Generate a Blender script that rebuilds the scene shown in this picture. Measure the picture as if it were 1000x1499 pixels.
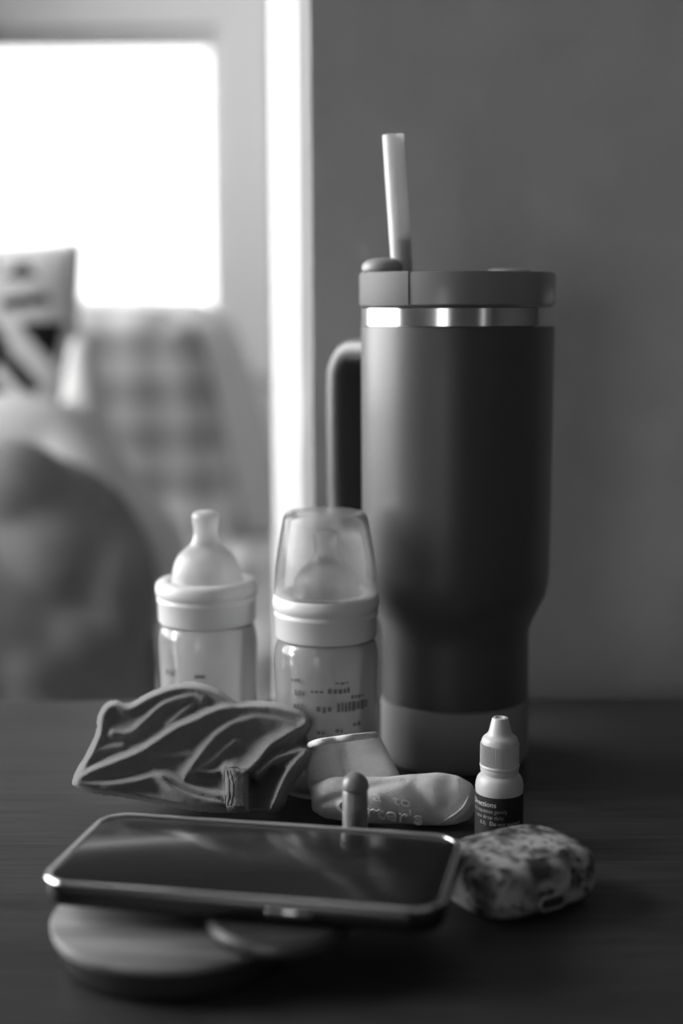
import bpy, bmesh, math, random
from mathutils import Vector, Matrix, Euler, noise

random.seed(7)
PI = math.pi
R = math.radians
scene = bpy.context.scene
COL = scene.collection
for o in list(bpy.data.objects):
    bpy.data.objects.remove(o)

# ------------------------------------------------------------------ camera
TZ = 0.65                      # table top height
CAM_H = 0.235                  # camera above the table top
FPX = 2082.0
PITCH, ROLL = 8.2, -0.25
cam_d = bpy.data.cameras.new('camera')
cam = bpy.data.objects.new('camera', cam_d)
COL.objects.link(cam)
cam.location = (0, 0, TZ + CAM_H)
CM = Matrix.Rotation(R(90 - PITCH), 4, 'X') @ Matrix.Rotation(R(ROLL), 4, 'Z')
cam.rotation_euler = CM.to_euler()
cam_d.sensor_fit = 'VERTICAL'
cam_d.sensor_height = 36.0
cam_d.sensor_width = 24.0
cam_d.lens = 50.0
cam_d.clip_start = 0.02
cam_d.dof.use_dof = True
cam_d.dof.focus_distance = 0.635
cam_d.dof.aperture_fstop = 3.2
scene.camera = cam

# ------------------------------------------------------------------ sky, light, exposure
SKY = 6.0
world = bpy.data.worlds.new('overcast_sky')
scene.world = world
world.use_nodes = True
bg = world.node_tree.nodes['Background']
bg.inputs['Color'].default_value = (1, 1, 1, 1)
bg.inputs['Strength'].default_value = SKY
vs = scene.view_settings
vs.view_transform = 'Standard'
vs.look = 'None'
vs.gamma = 1.0
vs.use_curve_mapping = False
EXPO = 1.3
vs.exposure = EXPO
scene.cycles.use_denoising = True
scene.cycles.max_bounces = 10
scene.cycles.transparent_max_bounces = 24
scene.cycles.sample_clamp_indirect = 4.0


def portal(name, loc, rot, sx, sy):
    d = bpy.data.lights.new(name, 'AREA')
    d.shape = 'RECTANGLE'
    d.size, d.size_y = sx, sy
    d.cycles.is_portal = True
    o = bpy.data.objects.new(name, d)
    o.location, o.rotation_euler = loc, rot
    COL.objects.link(o)
    return o


# room extents
XL, XR, YB, YF, ZC = -1.45, 1.9, -2.0, 3.0, 2.5
LW = (0.35, 2.35, 0.70, 2.20)           # window in the left wall: y0 y1 z0 z1
FW = (-1.25, -0.245, 0.85, 1.445)       # window in the far wall: x0 x1 z0 z1
BW = [(-1.42, -0.72, 0.30, 1.30), (1.30, 1.38, 0.3, 1.8)]   # windows in the back wall
portal('window_light_side', (XL - .02, (LW[0] + LW[1]) / 2, (LW[2] + LW[3]) / 2), (0, R(-90), 0), LW[3] - LW[2], LW[1] - LW[0])
portal('window_light_far', ((FW[0] + FW[1]) / 2, YF + .02, (FW[2] + FW[3]) / 2), (R(-90), 0, 0), FW[1] - FW[0], FW[3] - FW[2])
for k, b in enumerate(BW):
    portal('window_light_back', ((b[0] + b[1]) / 2, YB - .02, (b[2] + b[3]) / 2), (R(90), 0, 0), b[1] - b[0], b[3] - b[2])


# ------------------------------------------------------------------ helpers
def at(px, py, D):
    """point of the place seen at a photo pixel, at horizontal distance D from the camera"""
    d = CM.to_3x3() @ Vector(((px - 500) / FPX, -(py - 749.5) / FPX, -1.0))
    return Vector((0, 0, TZ + CAM_H)) + d * (D / d.y)


def link(name, me, material=None, parent=None, smooth=True):
    o = bpy.data.objects.new(name, me)
    COL.objects.link(o)
    if material is not None and not me.materials:
        me.materials.append(material)
    if smooth:
        for p in me.polygons:
            p.use_smooth = True
    if parent is not None:
        o.parent = parent
    return o


def obj(name, bm, material=None, parent=None, smooth=True, sharp=None):
    me = bpy.data.meshes.new(name)
    bmesh.ops.recalc_face_normals(bm, faces=bm.faces)
    bm.to_mesh(me)
    bm.free()
    o = link(name, me, material, parent, smooth)
    if smooth and sharp:
        me.set_sharp_from_angle(angle=R(sharp))
    return o


def thing(name, label, cat, loc=(0, 0, 0), rotz=0, group=None):
    o = bpy.data.objects.new(name, None)
    o.empty_display_size = .02
    COL.objects.link(o)
    o.location = loc
    o.rotation_euler = (0, 0, rotz)
    o['label'], o['category'] = label, cat
    if group:
        o['group'] = group
    return o


def tag(o, label, cat, group=None):
    o['label'], o['category'] = label, cat
    if group:
        o['group'] = group
    return o


def struct(o, label=None):
    o['kind'] = 'structure'
    if label:
        o['label'] = label
    return o


def lathe(bm, prof, seg=72, cx=0, cy=0):
    rings = []
    for r, z in prof:
        if r < 1e-6:
            rings.append([bm.verts.new((cx, cy, z))])
        else:
            rings.append([bm.verts.new((cx + r * math.cos(2 * PI * k / seg), cy + r * math.sin(2 * PI * k / seg), z)) for k in range(seg)])
    for a, b in zip(rings, rings[1:]):
        if len(a) == 1 and len(b) == 1:
            continue
        for k in range(seg):
            n = (k + 1) % seg
            if len(a) == 1:
                bm.faces.new((a[0], b[n], b[k]))
            elif len(b) == 1:
                bm.faces.new((a[k], a[n], b[0]))
            else:
                bm.faces.new((a[k], a[n], b[n], b[k]))
    return bm


def smooth_prof(pts, n=6):
    """Catmull-Rom through profile points"""
    out = []
    P = [pts[0]] + list(pts) + [pts[-1]]
    for i in range(1, len(P) - 2):
        p0, p1, p2, p3 = [Vector(p) for p in P[i - 1:i + 3]]
        for k in range(n):
            t = k / n
            out.append(.5 * ((2 * p1) + (p2 - p0) * t + (2 * p0 - 5 * p1 + 4 * p2 - p3) * t * t + (3 * p1 - p0 - 3 * p2 + p3) * t ** 3))
    out.append(Vector(pts[-1]))
    return out


def box(bm, x0, x1, y0, y1, z0, z1, bevel=0, seg=2):
    r = bmesh.ops.create_cube(bm, size=1)
    vs_ = r['verts']
    for v in vs_:
        v.co = Vector((x0 + (v.co.x + .5) * (x1 - x0), y0 + (v.co.y + .5) * (y1 - y0), z0 + (v.co.z + .5) * (z1 - z0)))
    if bevel:
        es = list({e for v in vs_ for e in v.link_edges})
        bmesh.ops.bevel(bm, geom=es, offset=bevel, segments=seg, profile=.5, affect='EDGES')
    return bm


def tube(bm, pts, rad, seg=14, n=6, up=None, flat=1.0, closed_ends=True):
    """swept tube; pts list of Vectors, rad one value or list; flat scales along 'up'"""
    if not isinstance(rad, (list, tuple)):
        rad = [rad] * len(pts)
    ext = [Vector((*p, r)) for p, r in zip(pts, rad)]
    sp = smooth_prof(ext, n)
    C = [Vector(s[:3]) for s in sp]
    rr = [s[3] for s in sp]
    rings = []
    prev = None
    for i, c in enumerate(C):
        t = (C[min(i + 1, len(C) - 1)] - C[max(i - 1, 0)]).normalized()
        u = Vector(up) if up is not None else (prev if prev is not None else (Vector((0, 0, 1)) if abs(t.z) < .9 else Vector((0, 1, 0))))
        u = (u - t * u.dot(t)).normalized()
        prev = u
        s = t.cross(u)
        rings.append([bm.verts.new(c + u * (math.cos(2 * PI * k / seg) * rr[i] * flat) + s * (math.sin(2 * PI * k / seg) * rr[i])) for k in range(seg)])
        if i == 0:
            t0, t1 = t, t
        t1 = t
    for a, b in zip(rings, rings[1:]):
        for k in range(seg):
            m = (k + 1) % seg
            bm.faces.new((a[k], a[m], b[m], b[k]))
    if closed_ends:
        e0 = bm.verts.new(C[0] - t0 * rr[0] * .6)
        e1 = bm.verts.new(C[-1] + t1 * rr[-1] * .6)
        for k in range(seg):
            m = (k + 1) % seg
            bm.faces.new((rings[0][m], rings[0][k], e0))
            bm.faces.new((rings[-1][k], rings[-1][m], e1))
    return bm


def ellipsoid(bm, c, rx, ry, rz, rot=None, p=2.0, seg=32, rings=20):
    """superellipsoid"""
    def sg(v, e):
        return math.copysign(abs(v) ** e, v)
    e = 2.0 / p
    m = rot or Matrix.Identity(3)
    vs_ = []
    for i in range(rings + 1):
        ph = -PI / 2 + PI * i / rings
        row = []
        for k in range(seg):
            th = 2 * PI * k / seg
            v = Vector((rx * sg(math.cos(ph), e) * sg(math.cos(th), e), ry * sg(math.cos(ph), e) * sg(math.sin(th), e), rz * sg(math.sin(ph), e)))
            row.append(bm.verts.new(Vector(c) + m @ v))
            if i in (0, rings):
                break
        vs_.append(row)
    for a, b in zip(vs_, vs_[1:]):
        for k in range(seg):
            n = (k + 1) % seg
            if len(a) == 1:
                bm.faces.new((a[0], b[n], b[k]))
            elif len(b) == 1:
                bm.faces.new((a[k], a[n], b[0]))
            else:
                bm.faces.new((a[k], a[n], b[n], b[k]))
    return bm


def remeshed(name, bm, voxel, smooth, material, parent=None, floor=None, wobble=0, wscale=30):
    """fuse the overlapping closed shapes of bm into one soft continuous surface"""
    bmesh.ops.recalc_face_normals(bm, faces=bm.faces)
    me = bpy.data.meshes.new(name + '_src')
    bm.to_mesh(me)
    bm.free()
    o = bpy.data.objects.new(name + '_src', me)
    COL.objects.link(o)
    m = o.modifiers.new('r', 'REMESH')
    m.mode = 'VOXEL'
    m.voxel_size = voxel
    s = o.modifiers.new('s', 'SMOOTH')
    s.factor, s.iterations = .5, smooth
    dg = bpy.context.evaluated_depsgraph_get()
    me2 = bpy.data.meshes.new_from_object(o.evaluated_get(dg))
    bpy.data.objects.remove(o)
    bpy.data.meshes.remove(me)
    me2.name = name
    me2.materials.clear()
    for v in me2.vertices:
        if wobble:
            n = noise.noise_vector(v.co * wscale)
            v.co += n * wobble
        if floor is not None and v.co.z < floor:
            v.co.z = floor
    return link(name, me2, material, parent)


def rounded_rect(w, h, r, seg=10):
    pts = []
    for cx, cy, a0 in ((w / 2 - r, h / 2 - r, 0), (-w / 2 + r, h / 2 - r, 90), (-w / 2 + r, -h / 2 + r, 180), (w / 2 - r, -h / 2 + r, 270)):
        for k in range(seg + 1):
            a = R(a0 + 90 * k / seg)
            pts.append((cx + r * math.cos(a), cy + r * math.sin(a)))
    return pts


def slab(bm, loops):
    """stack of equal-length closed loops [(pts, z)], capped"""
    rows = [[bm.verts.new((x, y, z)) for x, y in pts] for pts, z in loops]
    n = len(rows[0])
    for a, b in zip(rows, rows[1:]):
        for k in range(n):
            bm.faces.new((a[k], a[(k + 1) % n], b[(k + 1) % n], b[k]))
    bm.faces.new(rows[0][::-1])
    bm.faces.new(rows[-1])
    return bm


def text_bm(body, size, bold=0.0, extrude=0.0, spacing=1.0):
    cu = bpy.data.curves.new('txt', 'FONT')
    cu.body, cu.size, cu.offset, cu.extrude = body, size, bold, extrude
    cu.space_character = spacing
    cu.resolution_u = 3
    o = bpy.data.objects.new('txt', cu)
    COL.objects.link(o)
    dg = bpy.context.evaluated_depsgraph_get()
    me = bpy.data.meshes.new_from_object(o.evaluated_get(dg))
    bpy.data.objects.remove(o)
    bm = bmesh.new()
    bm.from_mesh(me)
    bpy.data.meshes.remove(me)
    return bm


# ------------------------------------------------------------------ materials (the photograph is black and white: greys only)
def nodes_of(name):
    m = bpy.data.materials.new(name)
    m.use_nodes = True
    nt = m.node_tree
    return m, nt, nt.nodes['Principled BSDF']


def setp(b, **kw):
    for k, v in kw.items():
        k = k.replace('_', ' ')
        if k == 'Coat':
            k = 'Coat Weight'
        b.inputs[k].default_value = v


def g(v):
    return (v, v, v, 1)


def mat(name, v, rough=.5, metal=0, var=0, vscale=20, bump=0, bscale=200, stretch=(1, 1, 1), spec=.5, **kw):
    m, nt, b = nodes_of(name)
    setp(b, Base_Color=g(v), Roughness=rough, Metallic=metal)
    b.inputs['Specular IOR Level'].default_value = spec
    for k, val in kw.items():
        b.inputs[k.replace('_', ' ')].default_value = val
    if var or bump:
        tc = nt.nodes.new('ShaderNodeTexCoord')
        mp = nt.nodes.new('ShaderNodeMapping')
        mp.inputs['Scale'].default_value = stretch
        nt.links.new(tc.outputs['Object'], mp.inputs['Vector'])
    if var:
        n = nt.nodes.new('ShaderNodeTexNoise')
        n.inputs['Scale'].default_value = vscale
        n.inputs['Detail'].default_value = 5
        nt.links.new(mp.outputs[0], n.inputs['Vector'])
        r = nt.nodes.new('ShaderNodeMapRange')
        r.inputs['From Min'].default_value, r.inputs['From Max'].default_value = .3, .7
        r.inputs['To Min'].default_value, r.inputs['To Max'].default_value = v * (1 - var), v * (1 + var)
        nt.links.new(n.outputs['Fac'], r.inputs['Value'])
        nt.links.new(r.outputs[0], b.inputs['Base Color'])
    if bump:
        n2 = nt.nodes.new('ShaderNodeTexNoise')
        n2.inputs['Scale'].default_value = bscale
        n2.inputs['Detail'].default_value = 3
        nt.links.new(mp.outputs[0], n2.inputs['Vector'])
        bu = nt.nodes.new('ShaderNodeBump')
        bu.inputs['Strength'].default_value = bump
        bu.inputs['Distance'].default_value = .001
        nt.links.new(n2.outputs['Fac'], bu.inputs['Height'])
        nt.links.new(bu.outputs[0], b.inputs['Normal'])
    return m


def clear_mat(name, haze, v=.8, rough=.08, tint=.93, trans=.5, ior=1.4):
    """thin clear or hazy plastic / glass wall"""
    m = bpy.data.materials.new(name)
    m.use_nodes = True
    nt = m.node_tree
    nt.nodes.clear()
    N = nt.nodes.new
    out = N('ShaderNodeOutputMaterial')
    tr = N('ShaderNodeBsdfTransparent')
    tr.inputs[0].default_value = g(tint)
    gl = N('ShaderNodeBsdfGlossy')
    gl.inputs['Roughness'].default_value = rough
    fr = N('ShaderNodeFresnel')
    fr.inputs[0].default_value = ior
    m1 = N('ShaderNodeMixShader')
    df = N('ShaderNodeBsdfDiffuse')
    df.inputs[0].default_value = g(v)
    tl = N('ShaderNodeBsdfTranslucent')
    tl.inputs[0].default_value = g(v)
    m3 = N('ShaderNodeMixShader')
    m3.inputs[0].default_value = trans
    nt.links.new(df.outputs[0], m3.inputs[1])
    nt.links.new(tl.outputs[0], m3.inputs[2])
    m2 = N('ShaderNodeMixShader')
    m2.inputs[0].default_value = haze
    nt.links.new(tr.outputs[0], m2.inputs[1])
    nt.links.new(m3.outputs[0], m2.inputs[2])
    nt.links.new(fr.outputs[0], m1.inputs[0])
    nt.links.new(m2.outputs[0], m1.inputs[1])
    nt.links.new(gl.outputs[0], m1.inputs[2])
    nt.links.new(m1.outputs[0], out.inputs[0])
    return m


def plaid_mat():
    m, nt, b = nodes_of('plaid_upholstery')
    N = nt.nodes.new
    tc = N('ShaderNodeTexCoord')
    sx = N('ShaderNodeSeparateXYZ')
    nt.links.new(tc.outputs['Object'], sx.inputs[0])

    def band(out, freq, phase):
        a = N('ShaderNodeMath'); a.operation = 'MULTIPLY_ADD'
        a.inputs[1].default_value, a.inputs[2].default_value = freq, phase
        nt.links.new(out, a.inputs[0])
        s = N('ShaderNodeMath'); s.operation = 'SINE'
        nt.links.new(a.outputs[0], s.inputs[0])
        r = N('ShaderNodeMapRange')
        r.inputs['From Min'].default_value, r.inputs['From Max'].default_value = -.25, .45
        nt.links.new(s.outputs[0], r.inputs['Value'])
        return r.outputs[0]
    bx_ = band(sx.outputs['X'], 100, 1.0)
    bz_ = band(sx.outputs['Z'], 110, 0.2)
    ad = N('ShaderNodeMath'); ad.operation = 'ADD'
    nt.links.new(bx_, ad.inputs[0]); nt.links.new(bz_, ad.inputs[1])
    r = N('ShaderNodeMapRange')
    r.inputs['From Max'].default_value = 2.0
    r.inputs['To Min'].default_value, r.inputs['To Max'].default_value = .40, .78
    nt.links.new(ad.outputs[0], r.inputs['Value'])
    nt.links.new(r.outputs[0], b.inputs['Base Color'])
    setp(b, Roughness=.9)
    b.inputs['Specular IOR Level'].default_value = .1
    return m


def wood_mat(name, lo, hi, rough, freq=14, stretch=(1.2, 26, 26), bump=.15, spec=.5):
    m, nt, b = nodes_of(name)
    N = nt.nodes.new
    tc = N('ShaderNodeTexCoord')
    mp = N('ShaderNodeMapping')
    mp.inputs['Scale'].default_value = stretch
    nt.links.new(tc.outputs['Object'], mp.inputs[0])
    n = N('ShaderNodeTexNoise')
    n.inputs['Scale'].default_value = freq
    n.inputs['Detail'].default_value = 8
    n.inputs['Roughness'].default_value = .65
    n.inputs['Distortion'].default_value = .4
    nt.links.new(mp.outputs[0], n.inputs['Vector'])
    r = N('ShaderNodeMapRange')
    r.inputs['From Min'].default_value, r.inputs['From Max'].default_value = .32, .7
    r.inputs['To Min'].default_value, r.inputs['To Max'].default_value = lo, hi
    nt.links.new(n.outputs['Fac'], r.inputs['Value'])
    nt.links.new(r.outputs[0], b.inputs['Base Color'])
    bu = N('ShaderNodeBump')
    bu.inputs['Strength'].default_value = bump
    bu.inputs['Distance'].default_value = .0006
    nt.links.new(n.outputs['Fac'], bu.inputs['Height'])
    nt.links.new(bu.outputs[0], b.inputs['Normal'])
    setp(b, Roughness=rough)
    b.inputs['Specular IOR Level'].default_value = spec
    return m


def floral_mat():
    """mottled print: light petals, dark specks, mid-grey ground"""
    m, nt, b = nodes_of('mottled_print_shell')
    N = nt.nodes.new
    tc = N('ShaderNodeTexCoord')
    n = N('ShaderNodeTexNoise'); n.inputs['Scale'].default_value = 95; n.inputs['Detail'].default_value = 2; n.inputs['Distortion'].default_value = .8
    v = N('ShaderNodeTexVoronoi'); v.inputs['Scale'].default_value = 190; v.inputs['Randomness'].default_value = 1
    nt.links.new(tc.outputs['Object'], n.inputs['Vector'])
    mx = N('ShaderNodeMixRGB'); mx.blend_type = 'ADD'; mx.inputs[0].default_value = .012
    nt.links.new(tc.outputs['Object'], mx.inputs[1]); nt.links.new(n.outputs['Color'], mx.inputs[2])
    nt.links.new(mx.outputs[0], v.inputs['Vector'])
    r1 = N('ShaderNodeValToRGB')
    e = r1.color_ramp.elements
    e[0].position, e[0].color = .36, g(.05)
    e[1].position, e[1].color = .58, g(.36)
    x = e.new(.46); x.color = g(.16)
    nt.links.new(n.outputs['Fac'], r1.inputs[0])
    r2 = N('ShaderNodeValToRGB')
    e = r2.color_ramp.elements
    e[0].position, e[0].color = .2, g(.12)
    e[1].position, e[1].color = .38, g(1)
    nt.links.new(v.outputs['Distance'], r2.inputs[0])
    mu = N('ShaderNodeMixRGB'); mu.blend_type = 'MULTIPLY'; mu.inputs[0].default_value = 1
    nt.links.new(r1.outputs[0], mu.inputs[1]); nt.links.new(r2.outputs[0], mu.inputs[2])
    nt.links.new(mu.outputs[0], b.inputs['Base Color'])
    setp(b, Roughness=.5)
    b.inputs['Specular IOR Level'].default_value = .3
    return m


M = dict(
    wall=mat('wall_paint_lightened', .66, .85, bump=.35, bscale=140, var=.05, vscale=30, spec=.2),  # partition face: colour lightened to make up for the weak light there
    wall_end=mat('wall_paint_dimmed', .40, .7, bump=.3, bscale=140, spec=.3),  # partition end: colour lowered so the strong side light does not blow out
    room=mat('room_wall_paint', .62, .85, bump=.2, bscale=120, spec=.2),
    room_dark=mat('room_paint_darkened', .12, .85, bump=.2, bscale=120, spec=.2),  # unseen right wall darkened to cut fill and darken the steel reflection
    ceiling=mat('ceiling_paint', .5, .9),
    floor=wood_mat('floor_boards', .10, .2, .5),
    trim=mat('grey_window_trim', .8, .5),
    table=wood_mat('dark_table_wood', .016, .056, .42, spec=.35),
    cup=mat('dark_powder_coat', .055, .38, bump=.08, bscale=900, spec=.45, Sheen_Weight=.25),
    boot=mat('grey_silicone_boot', .28, .6, spec=.3),
    steel=mat('brushed_steel', .62, .16, 1),
    lid=mat('smoky_plastic_lid', .26, .25, Transmission_Weight=.2),
    lidtop=mat('grey_plastic_tab', .26, .45),
    spout=mat('grey_plastic_spout', .13, .6, spec=.25),
    white=mat('white_plastic', .50, .38),
    silicone=clear_mat('milky_silicone', .85, .85, .3, .9, .5),
    collar=mat('white_collar_plastic', .72, .35),
    bottle=clear_mat('clear_bottle_plastic', .52, .85, .06, .95, .55),
    dome=clear_mat('clear_cap_plastic', .26, .85, .06, .96, .5, 1.18),
    print=mat('dark_printed_marks', .16, .6),
    straw=clear_mat('frosted_straw', .85, .95, .3, .9, .7),
    liquid=mat('grey_drink', .22, .3),
    hat=mat('grey_jersey_knit', .17, .95, bump=.5, bscale=1400, var=.08, vscale=300, spec=.08, Sheen_Weight=.4),
    hatdark=mat('grey_rib_knit', .17, .95, bump=.6, bscale=1600, spec=.08, Sheen_Weight=.3),
    sock=mat('white_terry_knit', .66, .95, bump=.35, bscale=1500, var=.05, vscale=500, spec=.06, Sheen_Weight=.3),
    grip=mat('white_grip_rubber', .95, .3),
    label=mat('black_paper_label', .022, .55, spec=.3),
    ink=mat('pale_label_print', .50, .6),
    inkdim=mat('grey_label_print', .32, .6),
    capsule=mat('grey_satin_tube', .17, .32),
    phone=mat('dark_phone_frame', .06, .25, .9),
    rim=mat('polished_phone_rim', .65, .13, 1),
    glass=mat('black_phone_glass', .016, .14, spec=.12),
    light_wood=wood_mat('pale_charger_wood', .10, .30, .5, freq=10, stretch=(1.2, 14, 14)),
    puck=mat('dark_charging_pad', .03, .5),
    puckrim=mat('puck_metal_rim', .15, .45, 1),
    print_case=floral_mat(),
    case_ring=mat('port_ring_metal', .45, .35, .7),
    plaid=plaid_mat(),
    shell=mat('pale_chair_fabric', .9, .9, spec=.1),
    pillow=mat('pale_pillow_cotton', .58, .95, spec=.05),
    pillowdark=mat('black_pillow_print', .015, .95, spec=.05),
    blanket=mat('grey_blanket_wool', .17, .95, var=.12, vscale=12, spec=.05),
    throw=mat('pale_throw_wool', .5, .95, spec=.05),
    chairleg=mat('dark_chair_leg', .05, .5),
    black=mat('dark_gap', .02, .8),
)


def pane_mat(name, t):
    return clear_mat(name, 0.0, .8, .02, t)


M['pane'] = pane_mat('window_glass_clear', .97)
M['pane_far'] = clear_mat('window_glass_far_dimmed', 0.0, .8, .8, math.sqrt(3.0 / SKY / 2 ** EXPO))  # tint added to set how bright the sky shows through this pane

M['pane_dim'] = clear_mat('window_glass_back_dimmed', 0.0, .8, .3, .48)  # tint added to weaken the fill light from the unseen back window

# ------------------------------------------------------------------ room shell
bm = bmesh.new(); box(bm, XL - .15, XR + .15, YB - .15, YF + .15, -.1, 0)
struct(obj('floor', bm, M['floor'], smooth=False))
bm = bmesh.new(); box(bm, XL - .15, XR + .15, YB - .15, YF + .15, ZC, ZC + .1)
struct(obj('ceiling', bm, M['ceiling'], smooth=False))
bm = bmesh.new(); box(bm, XR, XR + .15, YB, YF, 0, ZC)
struct(obj('wall_right', bm, M['room_dark'], smooth=False))


def wall_with_holes(name, axis, p0, p1, a0, a1, holes, m):
    """wall slab between p0..p1 on its thin axis, spanning a0..a1, with rectangular openings (a, b, z0, z1)"""
    bm = bmesh.new()

    def seg(u0, u1, z0, z1):
        if u1 - u0 < 1e-5 or z1 - z0 < 1e-5:
            return
        if axis == 'x':
            box(bm, p0, p1, u0, u1, z0, z1)
        else:
            box(bm, u0, u1, p0, p1, z0, z1)
    u = a0
    for h in sorted(holes):
        seg(u, h[0], 0, ZC)
        seg(h[0], h[1], 0, h[2])
        seg(h[0], h[1], h[3], ZC)
        u = h[1]
    seg(u, a1, 0, ZC)
    return struct(obj(name, bm, m, smooth=False))


wall_with_holes('wall_left', 'x', XL - .15, XL, YB, YF, [LW], M['room'])
wall_with_holes('wall_far', 'y', YF, YF + .15, XL - .15, XR + .15, [FW], M['room'])
wall_with_holes('wall_back', 'y', YB - .15, YB, XL - .15, XR + .15, BW, M['room'])


def window(name, axis, pos, u0, u1, z0, z1, inward, pane, fw=.05, casing=.11, label=None):
    """frame bars, casing and one pane; axis = thin axis; inward = +1/-1 direction of the room"""
    t = bpy.data.objects.new(name, None)
    COL.objects.link(t)
    struct(t, label)

    def bar(nm, a, b, c, d, q0, q1, m):
        bm = bmesh.new()
        lo, hi = min(q0, q1), max(q0, q1)
        if axis == 'x':
            box(bm, lo, hi, a, b, c, d, .004)
        else:
            box(bm, a, b, lo, hi, c, d, .004)
        return obj(nm, bm, m, t, smooth=False)
    q = pos
    for nm, a, b, c, d in (('frame_bar', u0, u0 + fw, z0, z1), ('frame_bar', u1 - fw, u1, z0, z1), ('frame_bar', u0 + fw, u1 - fw, z0, z0 + fw), ('frame_bar', u0 + fw, u1 - fw, z1 - fw, z1)):
        bar(nm, a, b, c, d, q - inward * .09, q - inward * .05, M['trim'])
    for a, b, c, d in ((u0 - casing, u0, z0 - casing, z1 + casing), (u1, u1 + casing, z0 - casing, z1 + casing), (u0, u1, z1, z1 + casing), (u0, u1, z0 - casing, z0)):
        bar('casing', a, b, c, d, q, q + inward * .02, M['trim'])
    bar('pane', u0 + fw, u1 - fw, z0 + fw, z1 - fw, q - inward * .072, q - inward * .066, pane)
    return t


window('window_1', 'y', YF, FW[0], FW[1], FW[2], FW[3], -1, M['pane_far'], fw=.028)
window('window_2', 'x', XL, *LW, 1, M['pane'])
for k, b in enumerate(BW):
    window('window_%d' % (k + 3), 'y', YB, *b, 1, M['pane_dim'] if k == 0 else M['pane'], fw=.012, casing=.03)

# partition wall behind the table: weakly lit face to the camera, strongly lit end face
e0 = Vector((-0.0225, 0.85))
yaw = R(9.5)
dv = Vector((math.cos(yaw), math.sin(yaw)))
nv = Vector((-math.sin(yaw), math.cos(yaw)))
th = 0.165
pts = [e0 + dv * .006, e0 + dv * 1.93, e0 + dv * 1.93 + nv * th, e0 + nv * th + dv * .006, e0 + nv * (th - .006), e0 + nv * .006]
bm = bmesh.new()
n_z = 60
rows = []
for j in range(n_z + 1):
    z = ZC * j / n_z
    row = []
    for i, p in enumerate(pts):
        w = .0006 * noise.noise(Vector((z * 22, i, 0))) if i in (0, 5) else 0
        row.append(bm.verts.new((p.x + w, p.y, z)))
    rows.append(row)
for a, b in zip(rows, rows[1:]):
    for k in range(6):
        f = bm.faces.new((a[k], a[(k + 1) % 6], b[(k + 1) % 6], b[k]))
        f.material_index = 0 if k in (0, 1) else 1
bm.faces.new(rows[0][::-1]); bm.faces.new(rows[-1])
me = bpy.data.meshes.new('wall_partition')
bmesh.ops.recalc_face_normals(bm, faces=bm.faces)
bm.to_mesh(me); bm.free()
me.materials.append(M['wall']); me.materials.append(M['wall_end'])
struct(link('wall_partition', me, None, None, False))

# ------------------------------------------------------------------ table
tb = thing('side_table', 'dark wood table with fine horizontal grain against grey wall', 'table', (0, .62, 0))
bm = bmesh.new(); box(bm, -.62, .62, .415 - .62, .838 - .62, TZ - .03, TZ, .003, 2)
obj('table_top', bm, M['table'], tb, sharp=40)
bm = bmesh.new(); box(bm, -.58, .58, -.17, .20, TZ - .13, TZ - .03, .003, 2)
obj('apron', bm, M['table'], tb, sharp=40)
for sx in (-1, 1):
    for y0 in (-.165, .155):
        bm = bmesh.new(); box(bm, sx * .555 - .025, sx * .555 + .025, y0, y0 + .045, 0, TZ - .13, .003, 2)
        obj('leg', bm, M['table'], tb, sharp=40)

# ------------------------------------------------------------------ tumbler
TX, TY = .0590, .725
cup = thing('insulated_tumbler', 'tall dark matte tumbler with handle and steel rim band', 'tumbler', (TX, TY, TZ))
prof = [(0, .0335), (.036, .0335), (.0381, .0345), (.0381, .05), (.0381, .066), (.0386, .071), (.0405, .0765), (.0438, .083), (.0464, .0885), (.0477, .0945), (.0481, .102), (.0484, .13), (.0486, .18), (.0487, .2235), (.0484, .2252), (.0470, .2252), (.0470, .2235), (.044, .12), (0, .12)]
bm = bmesh.new(); lathe(bm, prof, 96)
obj('body', bm, M['cup'], cup, sharp=40)
bm = bmesh.new(); lathe(bm, [(0, .0002), (.0345, .0002), (.0375, .0018), (.0386, .006), (.0387, .030), (.0385, .0335), (.0379, .0338), (0, .0334)], 96)
obj('base_boot', bm, M['boot'], cup, sharp=50)
bm = bmesh.new(); lathe(bm, [(.0462, .2245), (.0484, .2253), (.0486, .2258), (.0486, .2342), (.0478, .2350), (.0462, .2350), (.0462, .2245)], 96)
obj('steel_band', bm, M['steel'], cup, sharp=12)
bm = bmesh.new(); lathe(bm, [(0, .2352), (.0475, .2352), (.0487, .2362), (.0489, .2500), (.0484, .2515), (.0474, .2515), (.0466, .2490), (.02, .2485), (0, .2485)], 96)
lid = obj('lid', bm, M['lid'], cup, sharp=40)
# opaque block at the spout side of the lid, proud of the ring
bm = bmesh.new()
loops = []
for rr_, z in ((.0492, .2358), (.0494, .2366), (.0494, .2505), (.0490, .2518)):
    pts_ = []
    a0, a1 = R(170), R(237)
    for k in range(25):
        a = a0 + (a1 - a0) * k / 24
        pts_.append((rr_ * math.cos(a), rr_ * math.sin(a)))
    for k in range(25):
        a = a1 - (a1 - a0) * k / 24
        pts_.append((.030 * math.cos(a), .030 * math.sin(a)))
    loops.append((pts_, z))
slab(bm, loops)
obj('spout_block', bm, M['spout'], lid, sharp=40)
bm = bmesh.new(); lathe(bm, [(0, .2515), (.0098, .2515), (.0108, .2525), (.0110, .2540), (.0105, .2560), (.0085, .2578), (.005, .2587), (0, .259)], 40, -.0375, -.012)
obj('flip_tab', bm, M['lidtop'], lid, sharp=50)
bm = bmesh.new(); lathe(bm, [(0, .2485), (.0125, .2485), (.0125, .2520), (.010, .2538), (.005, .2545), (0, .2546)], 40, .028, .022)
obj('cover_tab', bm, M['lid'], lid, sharp=50)
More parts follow.
